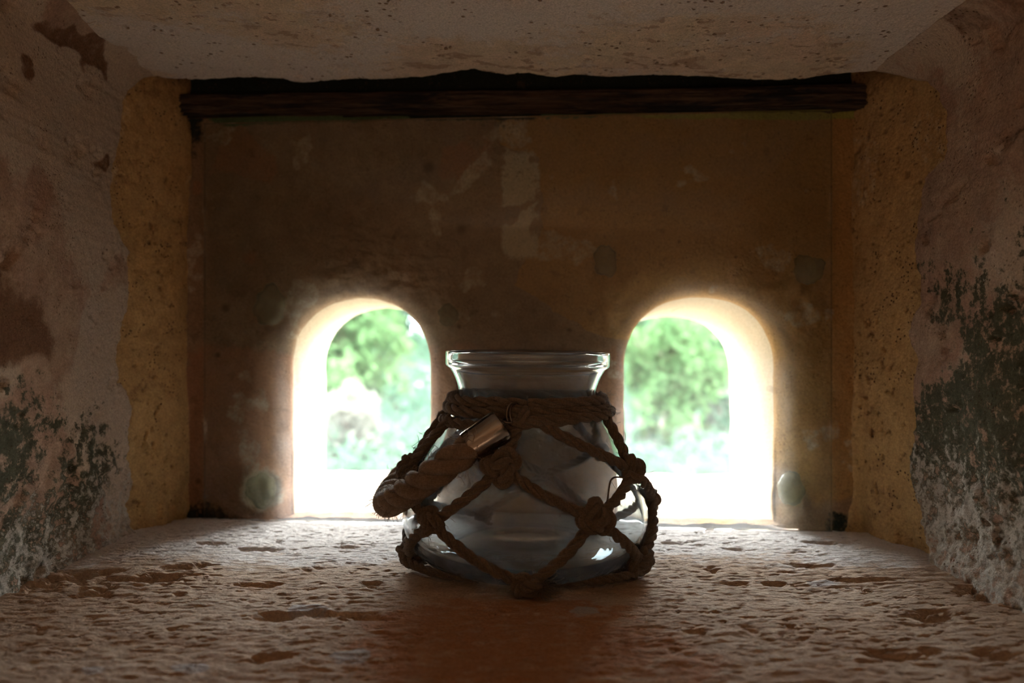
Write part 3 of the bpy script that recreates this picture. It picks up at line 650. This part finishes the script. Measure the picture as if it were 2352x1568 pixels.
def sleeve(p, d, L, R, ringc, rn):
    d = d/np.linalg.norm(d); prof = [(0, R*.86), (.0, R*.97), (.012, R), (L-.016, R), (L-.004, R*.95), (L, R*.82), (L+.002, R*.2), (L+.014, R*.14), (L+.016, 0)]
    a = np.cross(d, [0, 0, 1.]); a /= np.linalg.norm(a); b_ = np.cross(d, a); n = 64; V = []; Fc = []
    for (s_, r) in prof:
        for i in range(n): t = 2*math.pi*i/n; V.append(p+d*s_+r*(math.cos(t)*a+math.sin(t)*b_))
    for k in range(len(prof)-1):
        for i in range(n): Fc.append([k*n+i, k*n+(i+1) % n, (k+1)*n+(i+1) % n, (k+1)*n+i])
    mb = MB(); mb.add(V, Fc); o = mb.build('metal_sleeve', M_chrome, handle, True); o['label'] = 'polished metal end sleeve'
    for p_ in o.data.polygons: p_.use_smooth = True
    m = o.modifiers.new('edge', 'EDGE_SPLIT'); m.split_angle = math.radians(35)
    rb = MB(); ring(rb, p+d*(L+.028), np.array([.1, -.3, 1.]), .020, .0045); ring(rb, ringc, np.array(rn, float), .052, .0040); ring(rb, ringc+np.array([.008, .006, -.004]), np.array(rn, float)+.12, .050, .0038)
    rb.build('wire_ring', M_wire, handle)
sleeve(jl(1072, 1036, 2.965), jl(1142, 984, 2.99)-jl(1072, 1036, 2.965), .165, .072, jl(1178, 957, 3.03)+np.array([0, 0, 0]), (.75, -.72, .15))
hd = HP[-1]-HP[-6]; sleeve(HP[-1], hd*np.array([1, .3, 1]), .14, .066, HP[-1]+hd/np.linalg.norm(hd)*.22+np.array([0, -.02, 0]), (.8, .6, .1))

# ------------------------------------------------------------------ outdoors
gx, gy = np.meshgrid(np.linspace(-90, 90, 120), np.linspace(5.6, 160, 120), indexing='ij')
gz = -4.6+.06*(gy-20)+.5*fbm(gx*.08, gy*.08, 3, 4)
o = grid('ground_outside', gx, gy, gz, M_earth); struct(o)
def tree(x, y, z, hgt, cr_, nl, mat, label, name='tree', leafs=.42, lowc=.25, seed=0):
    r = np.random.default_rng(seed); random.seed(seed)
    t = empty(name, (x, y, z), label, name); tb = MB()
    tb_p = smooth_path([(0, 0, -.3), (r.normal()*.3, r.normal()*.3, hgt*.3), (r.normal()*.8, r.normal()*.8, hgt*.6), (r.normal(), r.normal(), hgt*.85)], 24)
    tube(tb, tb_p, np.linspace(.035*hgt, .01*hgt, 24), 8); tips = []
    for k in range(16):
        i = random.randrange(5, 22); a = random.uniform(0, 2*math.pi); l = cr_*random.uniform(.5, 1)
        e = tb_p[i]+np.array([math.cos(a)*l, math.sin(a)*l, l*random.uniform(.0, .55)]); m_ = (tb_p[i]+e)/2+r.normal(size=3)*.3
        P = smooth_path([tb_p[i], m_, e], 10); tube(tb, P, np.linspace(.012*hgt, .003*hgt, 10), 5); tips += [P[4], P[7], P[9]]
    tb.build('trunk', M_bark, t)
    C = np.array(tips+[np.array([r.normal()*cr_*.5, r.normal()*cr_*.5, hgt*r.uniform(lowc, 1.0)]) for _ in range(50)])
    c = C[r.integers(0, len(C), nl)]+r.normal(size=(nl, 3))*cr_*.17
    c[:, 2] = np.maximum(c[:, 2], hgt*lowc*.25)
    u_ = r.normal(size=(nl, 3)); u_ /= np.linalg.norm(u_, axis=1)[:, None]; v_ = np.cross(u_, r.normal(size=(nl, 3))); v_ /= np.linalg.norm(v_, axis=1)[:, None]
    L = leafs*r.uniform(.6, 1.3, (nl, 1)); W = L*.36; nrm = np.cross(u_, v_)*L*.08
    V = np.stack([c-u_*L, c+v_*W+nrm, c+u_*L, c-v_*W+nrm], 1).reshape(-1, 3); Fc = np.arange(nl*4).reshape(-1, 4)
    link_mesh('foliage', V, Fc, mat, t, False)
gzf = lambda x, y: -4.6+.06*(y-20)-.3
def T(x, y, *a, **k): tree(x, y, gzf(x, y), *a, **k)
HX = [(-46, 118, 'far left of the row'), (-23, 122, 'second from the left of the row'), (0, 116, 'middle of the row'), (23, 122, 'second from the right of the row'), (46, 118, 'far right of the row')]
for q_, (hx, hy, tx) in enumerate(HX):
    T(hx, hy, 17, 6.6, 11000, (M_leaf1, M_leaf2)[q_ % 2], 'distant leafy tree closing the view outside, '+tx, seed=20+q_, leafs=.8, lowc=.1)
T(-11.2, 46, 12, 4.0, 14000, M_leaf1, 'bright green leafy tree seen through the left arched opening', seed=1, lowc=.08)
T(-17, 80, 17, 6.2, 12000, M_leaf2, 'hazy green tree standing farther back beyond the left arched opening', seed=2, lowc=.1, leafs=.55)
T(14.0, 50, 11, 4.6, 14000, M_leaf2, 'blue-green tree seen through the right arched opening', seed=3, lowc=.08)
T(7.0, 33, 6.0, 1.7, 6000, M_leaf1, 'yellow-green shrub at the left side of the right arched opening', name='shrub', seed=4, leafs=.28, lowc=.08)
T(.5, 78, 17, 5.6, 12000, M_leaf1, 'leafy tree outside, between the two arched openings', seed=5, lowc=.1, leafs=.55)
T(19, 82, 17, 6, 12000, M_leaf1, 'light green tree farther back beyond the right arched opening', seed=6, lowc=.1, leafs=.55)
T(-6.4, 30, 3.4, 1.2, 3500, M_leaf3, 'pale dry shrub low in the left arched opening', name='shrub', seed=7, leafs=.2, lowc=.05)
T(10.6, 37, 3.4, 1.3, 3500, M_leaf3, 'pale dry shrub low in the right arched opening', name='shrub', seed=8, leafs=.2, lowc=.05)
# low undergrowth on the slope
r = np.random.default_rng(5); nl = 60000
yy_ = 24+r.uniform(0, 1, nl)**1.6*90; xx_ = r.uniform(-.5, .5, nl)*yy_*1.1
hh_ = np.abs(fbm(xx_*.35, yy_*.35, 2, 3))*3.0*r.uniform(0, 1, nl)
c = np.stack([xx_, yy_, -4.6+.06*(yy_-20)+.1+hh_], 1); u_ = r.normal(size=(nl, 3)); u_ /= np.linalg.norm(u_, axis=1)[:, None]
v_ = np.cross(u_, r.normal(size=(nl, 3))); v_ /= np.linalg.norm(v_, axis=1)[:, None]; L = (.12+.004*yy_*r.uniform(.5, 1.3, nl))[:, None]
V = np.stack([c-u_*L, c+v_*L*.4, c+u_*L, c-v_*L*.4], 1).reshape(-1, 3)
ug = link_mesh('undergrowth', V, np.arange(nl*4).reshape(-1, 4), M_leaf2, None, False)
ug['kind'] = 'stuff'; ug['label'] = 'low green undergrowth covering the slope outside under the trees'; ug['category'] = 'undergrowth'
